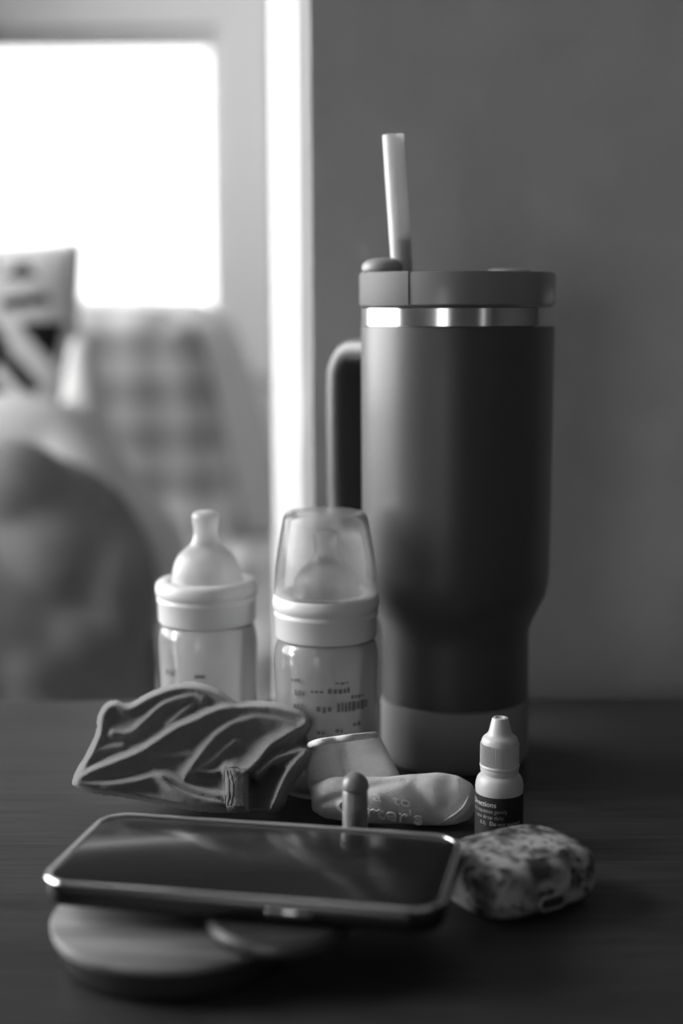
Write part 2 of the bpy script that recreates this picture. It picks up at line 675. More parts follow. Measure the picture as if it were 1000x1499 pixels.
# handle, swung to the back left
ha = R(180 - 52)
hd = Vector((math.cos(ha), math.sin(ha), 0))
ht = Vector((-hd.y, hd.x, 0))
path = [(.040, .212), (.070, .2125), (.0805, .210), (.0870, .203), (.0893, .193), (.0893, .150), (.0885, .125), (.084, .113), (.075, .108), (.042, .106)]
sp = smooth_prof([(a, b) for a, b in path], 6)
bm = bmesh.new()
rings = []
sec = rounded_rect(.0115, .026, .0045, 4)
for i, c in enumerate(sp):
    t = (sp[min(i + 1, len(sp) - 1)] - sp[max(0, i - 1)]).normalized()
    nrm = Vector((t.y, -t.x))
    ring = []
    for u, w in sec:
        q = Vector((c.x, c.y)) + nrm * u
        ring.append(bm.verts.new(hd * q.x + ht * w + Vector((0, 0, q.y))))
    rings.append(ring)
for a, b in zip(rings, rings[1:]):
    for k in range(len(sec)):
        bm.faces.new((a[k], a[(k + 1) % len(sec)], b[(k + 1) % len(sec)], b[k]))
bm.faces.new(rings[0][::-1]); bm.faces.new(rings[-1])
obj('handle', bm, M['cup'], cup, sharp=50)

# straw
p_top, p_lid = at(575.5, 197, .712), at(589, 402, .712)
d_ = (p_lid - p_top)
p_bot = p_top + d_ * ((p_top.z - TZ - .2505) / (p_top.z - p_lid.z))
sw = thing('drinking_straw', 'pale frosted straw leaning out of the dark tumbler', 'straw', p_bot)
zax = (p_top - p_bot).normalized()
rot = zax.to_track_quat('Z', 'Y').to_matrix().to_4x4()
L = (p_top - p_bot).length


def shell(r0, r1, z0, z1, seg=32):
    bm = bmesh.new()
    lathe(bm, [(r0, z0), (r1, z0), (r1, z1), (r0, z1), (r0, z0)], seg)
    bm.transform(rot)
    return bm


obj('straw_tube', shell(.0044, .0053, 0, L), M['straw'], sw, sharp=40)
bm = bmesh.new(); lathe(bm, [(0, .001), (.0040, .001), (.0040, L * .255), (.0036, L * .25), (0, L * .25)], 24); bm.transform(rot)
obj('drink_column', bm, M['liquid'], sw, sharp=40)

# ------------------------------------------------------------------ baby bottles
BODY = [(0, .0025), (.018, .0022), (.0225, 0), (.0243, .0006), (.0253, .003), (.0256, .008), (.0252, .025), (.0250, .045), (.0253, .058), (.0255, .064), (.0250, .070), (.0235, .0745), (.0215, .0765), (.0215, .088)]


def baby_bottle(label, x, y, rz, capped):
    t = thing('baby_bottle', label, 'bottle', (x, y, TZ), rz)
    outer = smooth_prof(BODY[2:], 3)
    prof = [(0, .003), (.018, .0025)] + [(p[0], p[1]) for p in outer]
    inner = [(max(p[0] - .0016, 0), p[1] + (.003 if p[1] < .004 else 0)) for p in reversed(outer)]
    prof = prof + inner + [(.018, .0055), (0, .006)]
    bm = bmesh.new(); lathe(bm, prof, 72)
    body = obj('bottle_body', bm, M['bottle'], t)
    c = bmesh.new()
    lathe(c, [(.0228, .0762), (.0243, .0760), (.0250, .0772), (.0251, .0862), (.0256, .0868), (.0257, .0882), (.0252, .0888), (.0252, .0898), (.0260, .0905), (.0263, .0930), (.0258, .0958), (.0245, .0972), (.0222, .0978), (.0192, .0974), (.0185, .0964), (.0185, .0945), (.0228, .094), (.0228, .0762)], 80)
    obj('collar', c, M['collar'], t, sharp=50)
    nb = bmesh.new()
    pr = [(.0185, .0955), (.0178, .0985), (.0172, .1025), (.0160, .1065), (.0138, .1105), (.0105, .1135), (.0078, .1160), (.0064, .1195), (.0061, .123), (.0065, .1265), (.0068, .129), (.0064, .1312), (.0045, .1325), (0, .1328)]
    if capped:
        pr = [(r * .92, .0955 + (z - .0955) * .88) for r, z in pr]
    o_ = smooth_prof(pr, 3)
    lathe(nb, [(p[0], p[1]) for p in o_], 48)
    obj('nipple', nb, M['silicone_c'] if capped else M['silicone'], t)
    if capped:
        cb = bmesh.new()
        out = smooth_prof([(.0249, .0915), (.0249, .0985), (.0243, .108), (.0228, .119), (.0212, .128), (.0203, .1320), (.0186, .1342), (.015, .1350), (.008, .1353), (0, .1354)], 3)
        inn = [(max(p[0] - .0011, 0), p[1] - (.0011 if p[1] > .13 else 0)) for p in reversed(out)]
        out = [(p[0] + .0008, p[1] + .0062) if False else (p[0], p[1]) for p in out]
        lathe(cb, [(max(r, 0), z + .0025) for r, z in out] + [(max(r, 0), z + .0025) for r, z in inn], 72)
        for v in cb.verts:
            if v.co.z < .0985:
                k = math.hypot(v.co.x, v.co.y)
        obj('clear_cap', cb, M['dome'], t)
    # printed scale wrapped round the body
    return t, body


def wrap_bar(bm, r, a0, a1, z0, z1, n=6):
    rows = []
    for k in range(n + 1):
        a = a0 + (a1 - a0) * k / n
        q = []
        for rr_ in (r, r + .0002):
            for z in (z0, z1):
                q.append(bm.verts.new((rr_ * math.cos(a), rr_ * math.sin(a), z)))
        rows.append(q)
    for a, b in zip(rows, rows[1:]):
        for i, j in ((0, 1), (1, 3), (3, 2), (2, 0)):
            bm.faces.new((a[i], a[j], b[j], b[i]))
    bm.faces.new((rows[0][0], rows[0][1], rows[0][3], rows[0][2]))
    bm.faces.new((rows[-1][0], rows[-1][2], rows[-1][3], rows[-1][1]))


M['silicone_c'] = clear_mat('clear_silicone', .38, .85, .2, .95, .5)
b1, body1 = baby_bottle('uncapped baby bottle with white collar behind the grey fabric', -.0693, .716, 0, False)
b2, body2 = baby_bottle('baby bottle under a clear dome cap, beside the tumbler', -.0078, .681, 0, True)
marks = [(-130, -118, .058, .0600), (-126, -112, .0515, .0545), (-127, -113, .0450, .0480), (-125, -113, .0385, .0410),
         (-106, -92, .0535, .0550), (-88, -62, .0530, .0560), (-80, -66, .0575, .0590), (-100, -84, .0440, .0475), (-78, -40, .0440, .0490),
         (-62, -45, .0500, .0520), (-80, -72, .0340, .0365), (-60, -50, .036, .0385), (-100, -90, .0335, .0350)]
bm = bmesh.new()
for a0, a1, z0, z1 in marks:
    a = a0
    while a < a1 - 1:
        w_ = min(random.uniform(2.2, 5), a1 - a)
        wrap_bar(bm, .0257, R(a), R(a + w_), z0 + random.uniform(0, .0007), z1 - random.uniform(0, .0007), 3)
        a += w_ + 1.6
obj('printed_scale', bm, M['print'], body2, smooth=False)
bm = bmesh.new()
for a0, a1, z0, z1 in [(-140, -128, .052, .0545), (-138, -128, .044, .0465), (-100, -88, .052, .0535)]:
    wrap_bar(bm, .0257, R(a0), R(a1), z0, z1)
obj('printed_scale', bm, M['print'], body1, smooth=False)

# ------------------------------------------------------------------ grey fabric (baby hat) crumpled by the phone
HX, HY = -.072, .645


def hs(px, py, off=0.0):
    """point on the front of the crumpled fabric"""
    D = .612 + (1190 - py) / 190 * .052 + off
    p = at(px, py, D)
    if p.z < TZ + .001:
        p.z = TZ + .001
    return p - Vector((HX, HY, TZ))


def hc(x, y, off=0.0):           # crop coordinates -> pixels
    return hs(90 + x / 2.564, 980 + y / 2.564, off)


hat = thing('baby_hat', 'crumpled grey knit baby garment lying behind the phone', 'fabric', (HX, HY, TZ))
# fold crests: points, height in mm, reach to the upper side, reach to the lower side
FOLDS = [
    ([(45, 425), (110, 383), (200, 347), (290, 310), (370, 260), (430, 220), (500, 190), (590, 150), (690, 138), (800, 143), (895, 170), (928, 195)], 8.5, 30, 105),
    ([(640, 390), (690, 385), (742, 340), (790, 282), (885, 225), (928, 197)], 8.5, 65, 16),
    ([(462, 398), (510, 332), (570, 255), (640, 205), (720, 180), (800, 185), (865, 205)], 7.5, 34, 95),
    ([(470, 402), (560, 345), (620, 292), (650, 270)], 5, 25, 45),
    ([(140, 215), (155, 160), (200, 130), (255, 148), (330, 105), (420, 73), (510, 72), (580, 95), (645, 128)], 5.5, 40, 45),
    ([(190, 238), (262, 236), (320, 185), (390, 128), (490, 100), (530, 112)], 5.5, 30, 40),
    ([(400, 205), (450, 165), (505, 118)], 3.5, 22, 22),
    ([(62, 410), (100, 330), (140, 250), (150, 200)], 5, 28, 40),
    ([(110, 335), (150, 300), (230, 288)], 3.2, 25, 25),
    ([(140, 392), (230, 362), (340, 332), (480, 318)], 3.4, 24, 30),
    ([(48, 432), (110, 430), (200, 430), (290, 414), (380, 397), (470, 440), (560, 468), (620, 470)], 8, 26, 95),
    ([(375, 403), (420, 445), (500, 480), (600, 500)], 9, 14, 75),
    ([(515, 385), (570, 386), (622, 368)], 5, 20, 22),
    ([(640, 372), (660, 415), (652, 470), (658, 522)], 9.5, 45, 70),
    ([(612, 372), (630, 415), (622, 470), (630, 522)], 8, 40, 30),
    ([(690, 388), (684, 430), (680, 480), (690, 522)], 9, 10, 60),
    ([(790, 515), (820, 450), (850, 390), (890, 340), (930, 305)], 7.5, 45, 24),
    ([(738, 392), (800, 337), (870, 312), (925, 294)], 6.5, 25, 35),
    ([(120, 455), (250, 465), (400, 495), (540, 515), (660, 520)], 4, 60, 40),
]
OUT = [(36, 428), (52, 380), (88, 320), (128, 235), (132, 180), (162, 128), (205, 112), (250, 125), (330, 84), (420, 52), (510, 48), (590, 72), (655, 118), (700, 116), (800, 120), (900, 146), (940, 182), (937, 225), (905, 268), (934, 290), (940, 322), (908, 385), (860, 450), (815, 535), (640, 540), (520, 535), (400, 515), (250, 485), (120, 468), (58, 447)]
OPENING = [(694, 402), (738, 406), (800, 356), (842, 372), (812, 430), (788, 500), (780, 530), (698, 530)]
CUFF = [(612, 366), (704, 378), (700, 545), (618, 545)]
BAND = [(704, 395), (760, 350), (920, 262), (950, 300), (900, 420), (820, 545), (700, 545)]


def in_poly(x, y, poly):
    c = False
    for i in range(len(poly)):
        (x1, y1), (x2, y2) = poly[i - 1], poly[i]
        if (y1 > y) != (y2 > y) and x < (x2 - x1) * (y - y1) / (y2 - y1) + x1:
            c = not c
    return c


def seg_dist(x, y, pts, closed=False):
    best, side = 1e9, 1
    n = len(pts)
    for i in range(n if closed else n - 1):
        (x1, y1), (x2, y2) = pts[i], pts[(i + 1) % n]
        dx, dy = x2 - x1, y2 - y1
        t = max(0, min(1, ((x - x1) * dx + (y - y1) * dy) / (dx * dx + dy * dy)))
        ex, ey = x - x1 - dx * t, y - y1 - dy * t
        d = ex * ex + ey * ey
        if d < best:
            best, side = d, dx * ey - dy * ex
    return math.sqrt(best), side


FB = []
for pts_, amp, up_, dn_ in FOLDS:
    sp_ = [(p[0], p[1]) for p in smooth_prof(pts_, 3)]
    m_ = max(up_, dn_)
    FB.append((sp_, amp, up_, dn_, min(p[0] for p in sp_) - m_, max(p[0] for p in sp_) + m_, min(p[1] for p in sp_) - m_, max(p[1] for p in sp_) + m_))
OUTS = [(p[0], p[1]) for p in smooth_prof(OUT + [OUT[0]], 3)][:-1]


def relief(x, y):
    """height of the cloth surface towards the viewer's side, in mm"""
    acc = 0
    for sp_, amp, up_, dn_, xa, xb, ya, yb in FB:
        if not (xa < x < xb and ya < y < yb):
            continue
        d, sd = seg_dist(x, y, sp_)
        w = dn_ if sd > 0 else up_
        if d < w:
            t = (math.sqrt(d * d + 64) - 8) / w
            t = min(t, 1)
            acc += (amp * (1 - t) ** 1.8) ** 4
    h = acc ** .25
    if in_poly(x, y, OPENING):
        h -= 7
    if in_poly(x, y, CUFF):
        h = max(h, 9.6 - 4.0 * ((x - 652) / 48) ** 2)
    h += .35 * noise.noise(Vector((x / 40, y / 40, 3))) + .2 * noise.noise(Vector((x / 14, y / 14, 9)))
    d, _ = seg_dist(x, y, OUTS, True)
    if d < 26:
        h -= 11 * (1 - d / 26) ** 2
    return h


ST = 5
gv = {}
cells = {0: [], 1: [], 2: []}
for yy in range(40, 548, ST):
    for xx in range(28, 950, ST):
        cx_, cy_ = xx + ST / 2, yy + ST / 2
        if not in_poly(cx_, cy_, OUTS):
            continue
        k_ = 1 if in_poly(cx_, cy_, CUFF) else 2 if in_poly(cx_, cy_, BAND) else 0
        cells[k_].append((xx, yy))
        for q in ((xx, yy), (xx + ST, yy), (xx + ST, yy + ST), (xx, yy + ST)):
            if q not in gv:
                x, y = q
                if not in_poly(x, y, OUTS):      # pull stair steps onto the outline
                    best = min(OUTS, key=lambda p: (p[0] - x) ** 2 + (p[1] - y) ** 2)
                    x, y = x + (best[0] - x) * .55, y + (best[1] - y) * .55
                p = hc(x, y, .0035 - relief(x, y) * .001)
                p.z = max(p.z, .0006)
                gv[q] = p
for it in range(3):
    nx = {}
    for (x, y), p in gv.items():
        nb = [gv[q] for q in ((x - ST, y), (x + ST, y), (x, y - ST), (x, y + ST)) if q in gv]
        nx[(x, y)] = p * .5 + sum(nb, Vector()) * (.5 / len(nb)) if len(nb) == 4 else p * .7 + sum(nb, Vector()) * (.3 / len(nb))
    gv = nx
for k_, nm, m_ in ((0, 'knit_body', 'hat'), (1, 'ribbed_cuff', 'hatdark'), (2, 'turned_band', 'hatdark')):
    bm = bmesh.new()
    vf, vb = {}, {}

    def gvert(q):
        if q not in vf:
            p = gv[q]
            vf[q] = bm.verts.new(p)
            vb[q] = bm.verts.new((p.x * .96, max(p.y + .008, .030), max(p.z * .88, .0006)))
        return q
    edges = {}
    for xx, yy in cells[k_]:
        qs = [gvert(q) for q in ((xx, yy), (xx, yy + ST), (xx + ST, yy + ST), (xx + ST, yy))]
        bm.faces.new([vf[q] for q in qs])
        bm.faces.new([vb[q] for q in reversed(qs)])
        for a, b in zip(qs, qs[1:] + qs[:1]):
            if (b, a) in edges:
                del edges[(b, a)]
            else:
                edges[(a, b)] = 1
    for a, b in edges:
        bm.faces.new((vf[b], vf[a], vb[a], vb[b]))
    o = obj(nm, bm, M[m_], hat)
for dx in (0, 13):
    bm = bmesh.new()
    pl_ = []
    for yy in range(378, 520, 12):
        x = 618 + dx + 12 * math.sin((yy - 372) / 48.0)
        q = (28 + ST * round((x - 28) / ST), 40 + ST * round((yy - 40) / ST))
        if q in gv:
            pl_.append(gv[q] + Vector((0, -.0002, .0001)))
    tube(bm, pl_, .0003, 6, 3)
    obj('stitch_line', bm, M['hatdark'], hat)

# ------------------------------------------------------------------ sock
SX, SY = .018, .64
sock = thing('baby_sock', 'white baby sock with raised grip lettering on the sole', 'sock', (SX, SY, TZ))


def ss(px, py, D):
    p = at(px, py, D)
    p.z = max(p.z, TZ + .001)
    return p - Vector((SX, SY, TZ))


bm = bmesh.new()


def sock_loft(rows, depth):
    """rows: (left pixel, right pixel, D) across; each becomes an elliptical ring of that width"""
    rings_ = []
    seg_ = 28
    cs = []
    for (lx, ly, rx_, ry_, D, th_) in rows:
        a, b = ss(lx, ly, D), ss(rx_, ry_, D)
        cs.append((a, b, th_))
    mids = [(a + b) / 2 for a, b, _ in cs]
    for i, (a, b, th_) in enumerate(cs):
        t = (mids[min(i + 1, len(mids) - 1)] - mids[max(i - 1, 0)]).normalized()
        w = (b - a) / 2
        nn = t.cross(w).normalized()
        if nn.y > 0:
            nn = -nn
        rings_.append([bm.verts.new(mids[i] + w * math.cos(2 * PI * k / seg_) + nn * th_ * math.sin(2 * PI * k / seg_)) for k in range(seg_)])
    for a, b in zip(rings_, rings_[1:]):
        for k in range(seg_):
            bm.faces.new((a[k], a[(k + 1) % seg_], b[(k + 1) % seg_], b[k]))
    bm.faces.new(rings_[0][::-1]); bm.faces.new(rings_[-1])


# leg, leaning up against the bottle, down to the heel
sock_loft([(447, 1090, 556, 1073, .652, .004), (446, 1105, 562, 1088, .650, .005), (448, 1125, 572, 1108, .646, .006), (452, 1150, 585, 1128, .640, .0075), (456, 1178, 594, 1148, .634, .008), (470, 1196, 590, 1165, .628, .007)], 0)
# foot, swept from the heel to the toe
sock_loft([(458, 1150, 456, 1187, .630, .004), (480, 1140, 475, 1198, .629, .0075), (520, 1138, 520, 1205, .627, .009), (560, 1138, 558, 1208, .625, .009), (602, 1134, 592, 1214, .624, .0088), (640, 1132, 618, 1221, .623, .0085), (672, 1136, 642, 1224, .623, .0085), (692, 1146, 664, 1218, .623, .0078), (700, 1160, 684, 1200, .624, .005)], 0)
skm = remeshed('knit_sock', bm, .0009, 7, M['sock'], sock, floor=.0006, wobble=.0010, wscale=60)
from mathutils.bvhtree import BVHTree
CMI = CM.to_3x3().inverted()


def pix(p):
    q = CMI @ (p - Vector((0, 0, TZ + CAM_H)))
    return 500 + FPX * q.x / -q.z, 749.5 - FPX * q.y / -q.z


CREASES = [([(606, 1150), (618, 1170), (628, 1188), (636, 1208)], 18, .0024), ([(497, 1098), (500, 1118), (506, 1140)], 15, .0020), ([(470, 1176), (510, 1162), (560, 1148), (592, 1142)], 9, .0014),
           ([(655, 1150), (662, 1165), (650, 1185)], 16, .0010), ([(640, 1214), (664, 1203), (690, 1178)], 8, -.0010)]
skm.data.update()
for v in skm.data.vertices:
    if v.normal.y > .25:
        continue
    x, y = pix(v.co + Vector((SX, SY, TZ)))
    for pts_, w_, dep in CREASES:
        d, _ = seg_dist(x, y, pts_)
        if d < w_ * 2:
            v.co += Vector((0, .9, -.35)) * dep * math.exp(-(d / w_) ** 2 * 2)
    v.co.z = max(v.co.z, .0006)
skm.data.update()
sbv = BVHTree.FromPolygons([v.co for v in skm.data.vertices], [p.vertices for p in skm.data.polygons])
SO = Vector((0, 0, TZ + CAM_H)) - Vector((SX, SY, TZ))


def on_sock(px, py, lift):
    """point of the knitted surface under a photo position, lifted off it"""
    d = (at(px, py, .62) - Vector((0, 0, TZ + CAM_H))).normalized()
    h = sbv.ray_cast(SO, d)
    return (h[0] + h[1] * lift) if h[0] is not None else ss(px, py, .62)


bm = bmesh.new(); tube(bm, [on_sock(x, y, .0002) for x, y in ((451, 1092), (465, 1087), (490, 1083), (520, 1079), (550, 1076))], [.0014, .0016, .0016, .0016, .0014], 10, 5)
obj('cuff_edge', bm, M['sock'], sock)
bm = bmesh.new(); tube(bm, [on_sock(x, y, 0) for x, y in ((686, 1166), (678, 1182), (660, 1196), (640, 1206))], [.0005, .0006, .0006, .0005], 8, 5)
obj('toe_seam', bm, M['sock'], sock)


def grip_text(body, px0, py0, px1, py1, hpx):
    bm = text_bm(body, 1.0, 0, .05)
    w = max(v.co.x for v in bm.verts)
    for v in bm.verts:
        t = v.co.x / w
        px = px0 + (px1 - px0) * t - v.co.y * hpx * .05
        py = py0 + (py1 - py0) * t - v.co.y * hpx
        v.co = on_sock(px, py, .0004 + max(v.co.z, 0) * .018)
    return obj('grip_lettering', bm, M['grip'], sock, smooth=False)


grip_text('a  to', 546, 1171, 601, 1181, 20)
grip_text("Carter's", 492, 1187, 618, 1205, 25)

# ------------------------------------------------------------------ dropper bottle
DX, DY = .0687, .600
db = thing('dropper_bottle', 'small white dropper bottle with dark directions label', 'bottle', (DX, DY, TZ))
bm = bmesh.new()
lathe(bm, smooth_prof([(0, .0004), (.0088, .0004), (.0100, .0012), (.0104, .003), (.0104, .012), (.0104, .0246), (.0105, .0265), (.0103, .029), (.0096, .0312), (.0084, .0326), (.0078, .0330), (.0078, .0352), (.0072, .0355), (.0072, .042), (0, .042)], 3), 64)
obj('bottle_body', bm, M['white'], db, sharp=60)
bm = bmesh.new(); lathe(bm, [(.0101, .0022), (.01065, .0022), (.01065, .0247), (.0101, .0247), (.0101, .0022)], 64)
lab = obj('paper_label', bm, M['label'], db, sharp=40)
bm = bmesh.new()
lathe(bm, [(.0073, .0338), (.0083, .0338), (.0084, .0345), (.0084, .0352), (.0080, .0354), (.0080, .0358), (.0086, .0361), (.0087, .0368), (.0084, .0372), (.0082, .0373), (.0080, .0467), (.0079, .0480), (.0074, .0490), (.0066, .0497), (.0058, .0503), (.0051, .0513), (.0047, .0525), (.0036, .0572), (.0033, .0578), (.0022, .0579), (.0018, .0574), (0, .0573)], 64)
cap = obj('screw_cap', bm, M['white'], db, sharp=50)
rbm = bmesh.new(); box(rbm, .0078, .00855, -.00016, .00016, .0374, .0466, .0001, 1)
me_r = bpy.data.meshes.new('grip_rib'); rbm.to_mesh(me_r); rbm.free(); me_r.materials.append(M['white'])
for k in range(56):
    o = bpy.data.objects.new('grip_rib', me_r); COL.objects.link(o); o.parent = cap; o.rotation_euler = (0, 0, 2 * PI * k / 56)


def label_text(body, size, a0, z, m, bold=0):
    bm = text_bm(body, size, bold)
    for v in bm.verts:
        a = a0 + v.co.x / .0107
        v.co = Vector((.01072 * math.cos(a), .01072 * math.sin(a), z + v.co.y))
    return obj('label_print', bm, m, lab, smooth=False)


label_text('Directions', .0032, R(-176), .0206, M['ink'], .00004)
label_text('Tilt and squeeze gently', .0024, R(-196), .0179, M['inkdim'])
label_text('one drop daily', .0024, R(-160), .0152, M['inkdim'])
label_text('Do not exceed', .0024, R(-119), .0124, M['ink'], .00001)
label_text('IU).', .0024, R(-146), .0124, M['inkdim'])

# ------------------------------------------------------------------ dome-topped tube behind the phone
ct = thing('dome_capped_tube', 'small grey dome-topped tube standing right behind the phone', 'tube', (.0051, .567, TZ))
bm = bmesh.new(); lathe(bm, [(0, .0003), (.0046, .0003), (.0052, .001), (.0053, .0365), (.0048, .0372), (0, .0372)], 48)
obj('tube_body', bm, M['capsule'], ct, sharp=50)
bm = bmesh.new()
pr = [(0, .0372), (.0050, .0372), (.0056, .0376), (.0057, .0385)]
for k in range(1, 13):
    a = PI / 2 * k / 12
    pr.append((.0057 * math.cos(a) if k < 12 else 0, .0385 + .0058 * math.sin(a)))
lathe(bm, pr, 48)
obj('domed_cap', bm, M['capsule'], ct, sharp=60)

# ------------------------------------------------------------------ wireless charger
CX, CY = -.0615, .4965
ch = thing('wireless_charger', 'round pale wood charger with dark puck under the phone', 'charger', (CX, CY, TZ))
bm = bmesh.new(); lathe(bm, [(0, .0003), (.038, .0003), (.0415, .002), (.0430, .006), (.0443, .0105), (.0452, .0118), (.0448, .0124), (0, .0124)], 96)
obj('dark_underside', bm, M['puck'], ch, sharp=50)
bm = bmesh.new(); lathe(bm, [(0, .0124), (.0448, .0124), (.0454, .0130), (.0454, .0143), (.0448, .0150), (0, .0150)], 96)
obj('wood_top', bm, M['light_wood'], ch, sharp=50)
px_, py_ = -.0225 - CX, .4835 - CY
bm = bmesh.new(); lathe(bm, [(0, .0151), (.0240, .0151), (.0250, .0160), (.0250, .0196), (.0244, .0204), (0, .0206)], 72, px_, py_)
pk = obj('charging_puck', bm, M['puck'], ch, sharp=50)
bm = bmesh.new(); lathe(bm, [(.0248, .0151), (.0258, .0151), (.0262, .0158), (.0262, .0188), (.0258, .0196), (.0250, .0197), (.0248, .0151)], 72, px_, py_)
obj('metal_rim', bm, M['puckrim'], pk, sharp=50)

# ------------------------------------------------------------------ phone
fl, fr2, bl = Vector((-.1085, .4905)), Vector((.0285, .464)), Vector((-.0945, .5625))
PHW, PHH = .1480, .0735
ang = math.atan2(fr2.y - fl.y, fr2.x - fl.x)
pc = fl + Vector((math.cos(ang), math.sin(ang))) * (PHW / 2 - .003) + Vector((-math.sin(ang), math.cos(ang))) * (PHH / 2 - .001)
ph = thing('smartphone', 'dark smartphone with metal rim lying face up on the charger', 'phone', (pc.x, pc.y, TZ + .0207), ang)
o1 = rounded_rect(PHW, PHH, .0125, 12)


def inset(d):
    return rounded_rect(PHW - 2 * d, PHH - 2 * d, .0125 - d, 12)


bm = bmesh.new()
slab(bm, [(inset(.0016), 0), (inset(.0006), .0004), (inset(0), .0014), (inset(0), .0080), (inset(.0003), .0086)])
obj('phone_body', bm, M['phone'], ph, sharp=50)
bm = bmesh.new()
la, lb, lc, ld = inset(.0003), inset(.0007), inset(.0020), inset(.0024)
rows = [[bm.verts.new((x, y, z)) for x, y in pts_] for pts_, z in ((la, .0080), (inset(-.0002), .0086), (la, .0092), (lb, .0095), (lc, .0094), (ld, .0088), (ld, .0080))]
n_ = len(la)
for a, b in zip(rows, rows[1:]):
    for k in range(n_):
        bm.faces.new((a[k], a[(k + 1) % n_], b[(k + 1) % n_], b[k]))
obj('metal_rim', bm, M['rim'], ph, sharp=60)
bm = bmesh.new()
slab(bm, [(inset(.0023), .0082), (inset(.0023), .0089), (inset(.0026), .00905)])
obj('screen_glass', bm, M['glass'], ph, sharp=40)
bm = bmesh.new(); box(bm, .012, .0285, -PHH / 2 - .0007, -PHH / 2 + .001, .0030, .0058, .0006, 2)
obj('side_button', bm, M['rim'], ph, sharp=50)
for x0 in (.030, .044):
    bm = bmesh.new(); box(bm, x0 - .012, x0 - .001, PHH / 2 - .001, PHH / 2 + .0006, .0035, .0060, .0006, 2)
    obj('volume_button', bm, M['rim'], ph, sharp=50)

# ------------------------------------------------------------------ earbud case in a mottled shell
EC = thing('earbud_case', 'rounded earbud case in a mottled floral shell beside phone', 'case', (.0690, .5410, TZ), R(31))
W2, D2, H2 = .0300, .0230, .0120


def case_part(y0, y1, name):
    """slice of a soft pebble between y0 and y1 along its depth"""
    bm = bmesh.new()
    ellipsoid(bm, (0, 0, H2 + .0004), W2, D2, H2, p=3.6, seg=80, rings=48)
    for co, no in (((0, y0, 0), (0, -1, 0)), ((0, y1, 0), (0, 1, 0))):
        geom = bm.verts[:] + bm.edges[:] + bm.faces[:]
        bmesh.ops.bisect_plane(bm, geom=geom, plane_co=co, plane_no=no, clear_outer=True)
        ed = [e for e in bm.edges if e.is_boundary]
        if ed:
            bmesh.ops.holes_fill(bm, edges=ed, sides=0)
    return obj(name, bm, M['print_case'], EC, sharp=50)


case_part(-.05, .0103, 'case_body')
case_part(.0108, .05, 'case_lid')
bm = bmesh.new()
ellipsoid(bm, (0, .0105, H2 + .0004), W2 * .93, .002, H2 * .9, p=3.6, seg=40, rings=20)
obj('hinge_gap', bm, M['black'], EC)
# charging port ring
bm = bmesh.new()
rp = [Vector((x, -D2 - .0001 + .0004 * abs(x / .006) ** 2, H2 * .62 + y)) for x, y in rounded_rect(.0120, .0050, .0024, 6)]
rings = []
for i, c in enumerate(rp):
    t = (rp[(i + 1) % len(rp)] - rp[i - 1]).normalized()
    u = Vector((0, 1, 0)); s = t.cross(u)
    rings.append([bm.verts.new(c + u * math.cos(2 * PI * k / 8) * .0007 + s * math.sin(2 * PI * k / 8) * .0007) for k in range(8)])
for i in range(len(rings)):
    a, b = rings[i], rings[(i + 1) % len(rings)]
    for k in range(8):
        bm.faces.new((a[k], a[(k + 1) % 8], b[(k + 1) % 8], b[k]))
obj('port_ring', bm, M['case_ring'], EC)
bm = bmesh.new(); slab(bm, [([(x, y) for x, y in rounded_rect(.0108, .0040, .0019, 6)], 0), ([(x, y) for x, y in rounded_rect(.0108, .0040, .0019, 6)], .0018)])
bm.transform(Matrix.Translation((0, -D2 + .0014, H2 * .62)) @ Matrix.Rotation(R(90), 4, 'X'))
obj('port_opening', bm, M['black'], EC, sharp=40)

# ------------------------------------------------------------------ armchair, pillow and blankets in the far part of the room
AX, AY = -.46, 1.62
ac = thing('armchair', 'pale armchair with plaid covered back by the bright window', 'armchair', (AX, AY, 0))


def loc_(px, py, D):
    return at(px, py, D) - Vector((AX, AY, 0))


# back: outline in the chair's own x,z; plaid front panel on a pale shell
def back_outline(s, top):
    pts_ = []
    half = .37 * s
    ptsr = [(half * 1.06, .42), (half * 1.05, .55), (half * .985, .68), (half * .92, .78), (half * .86, .85), (half * .78, top - .012), (half * .68, top), (half * .4, top + .002), (0, top + .003)]
    sp_ = smooth_prof(ptsr, 4)
    r_ = [(p[0], p[1]) for p in sp_]
    return r_ + [(-x, z) for x, z in reversed(r_[:-1])]


def back_slab(name, s, top, y0, y1, m, rnd):
    bm = bmesh.new()
    o_ = back_outline(s, top)
    i_ = back_outline(s - rnd / .37, top - rnd)
    rows_ = []
    for pts_, y in ((i_, y0), (o_, y0 + rnd * .7), (o_, y1 - rnd * .7), (i_, y1)):
        rows_.append([bm.verts.new((x, y, z)) for x, z in pts_])
    n = len(o_)
    for a, b in zip(rows_, rows_[1:]):
        for k in range(n):
            bm.faces.new((a[k], a[(k + 1) % n], b[(k + 1) % n], b[k]))
    bm.faces.new(rows_[0][::-1]); bm.faces.new(rows_[-1])
    return obj(name, bm, m, ac, sharp=70)


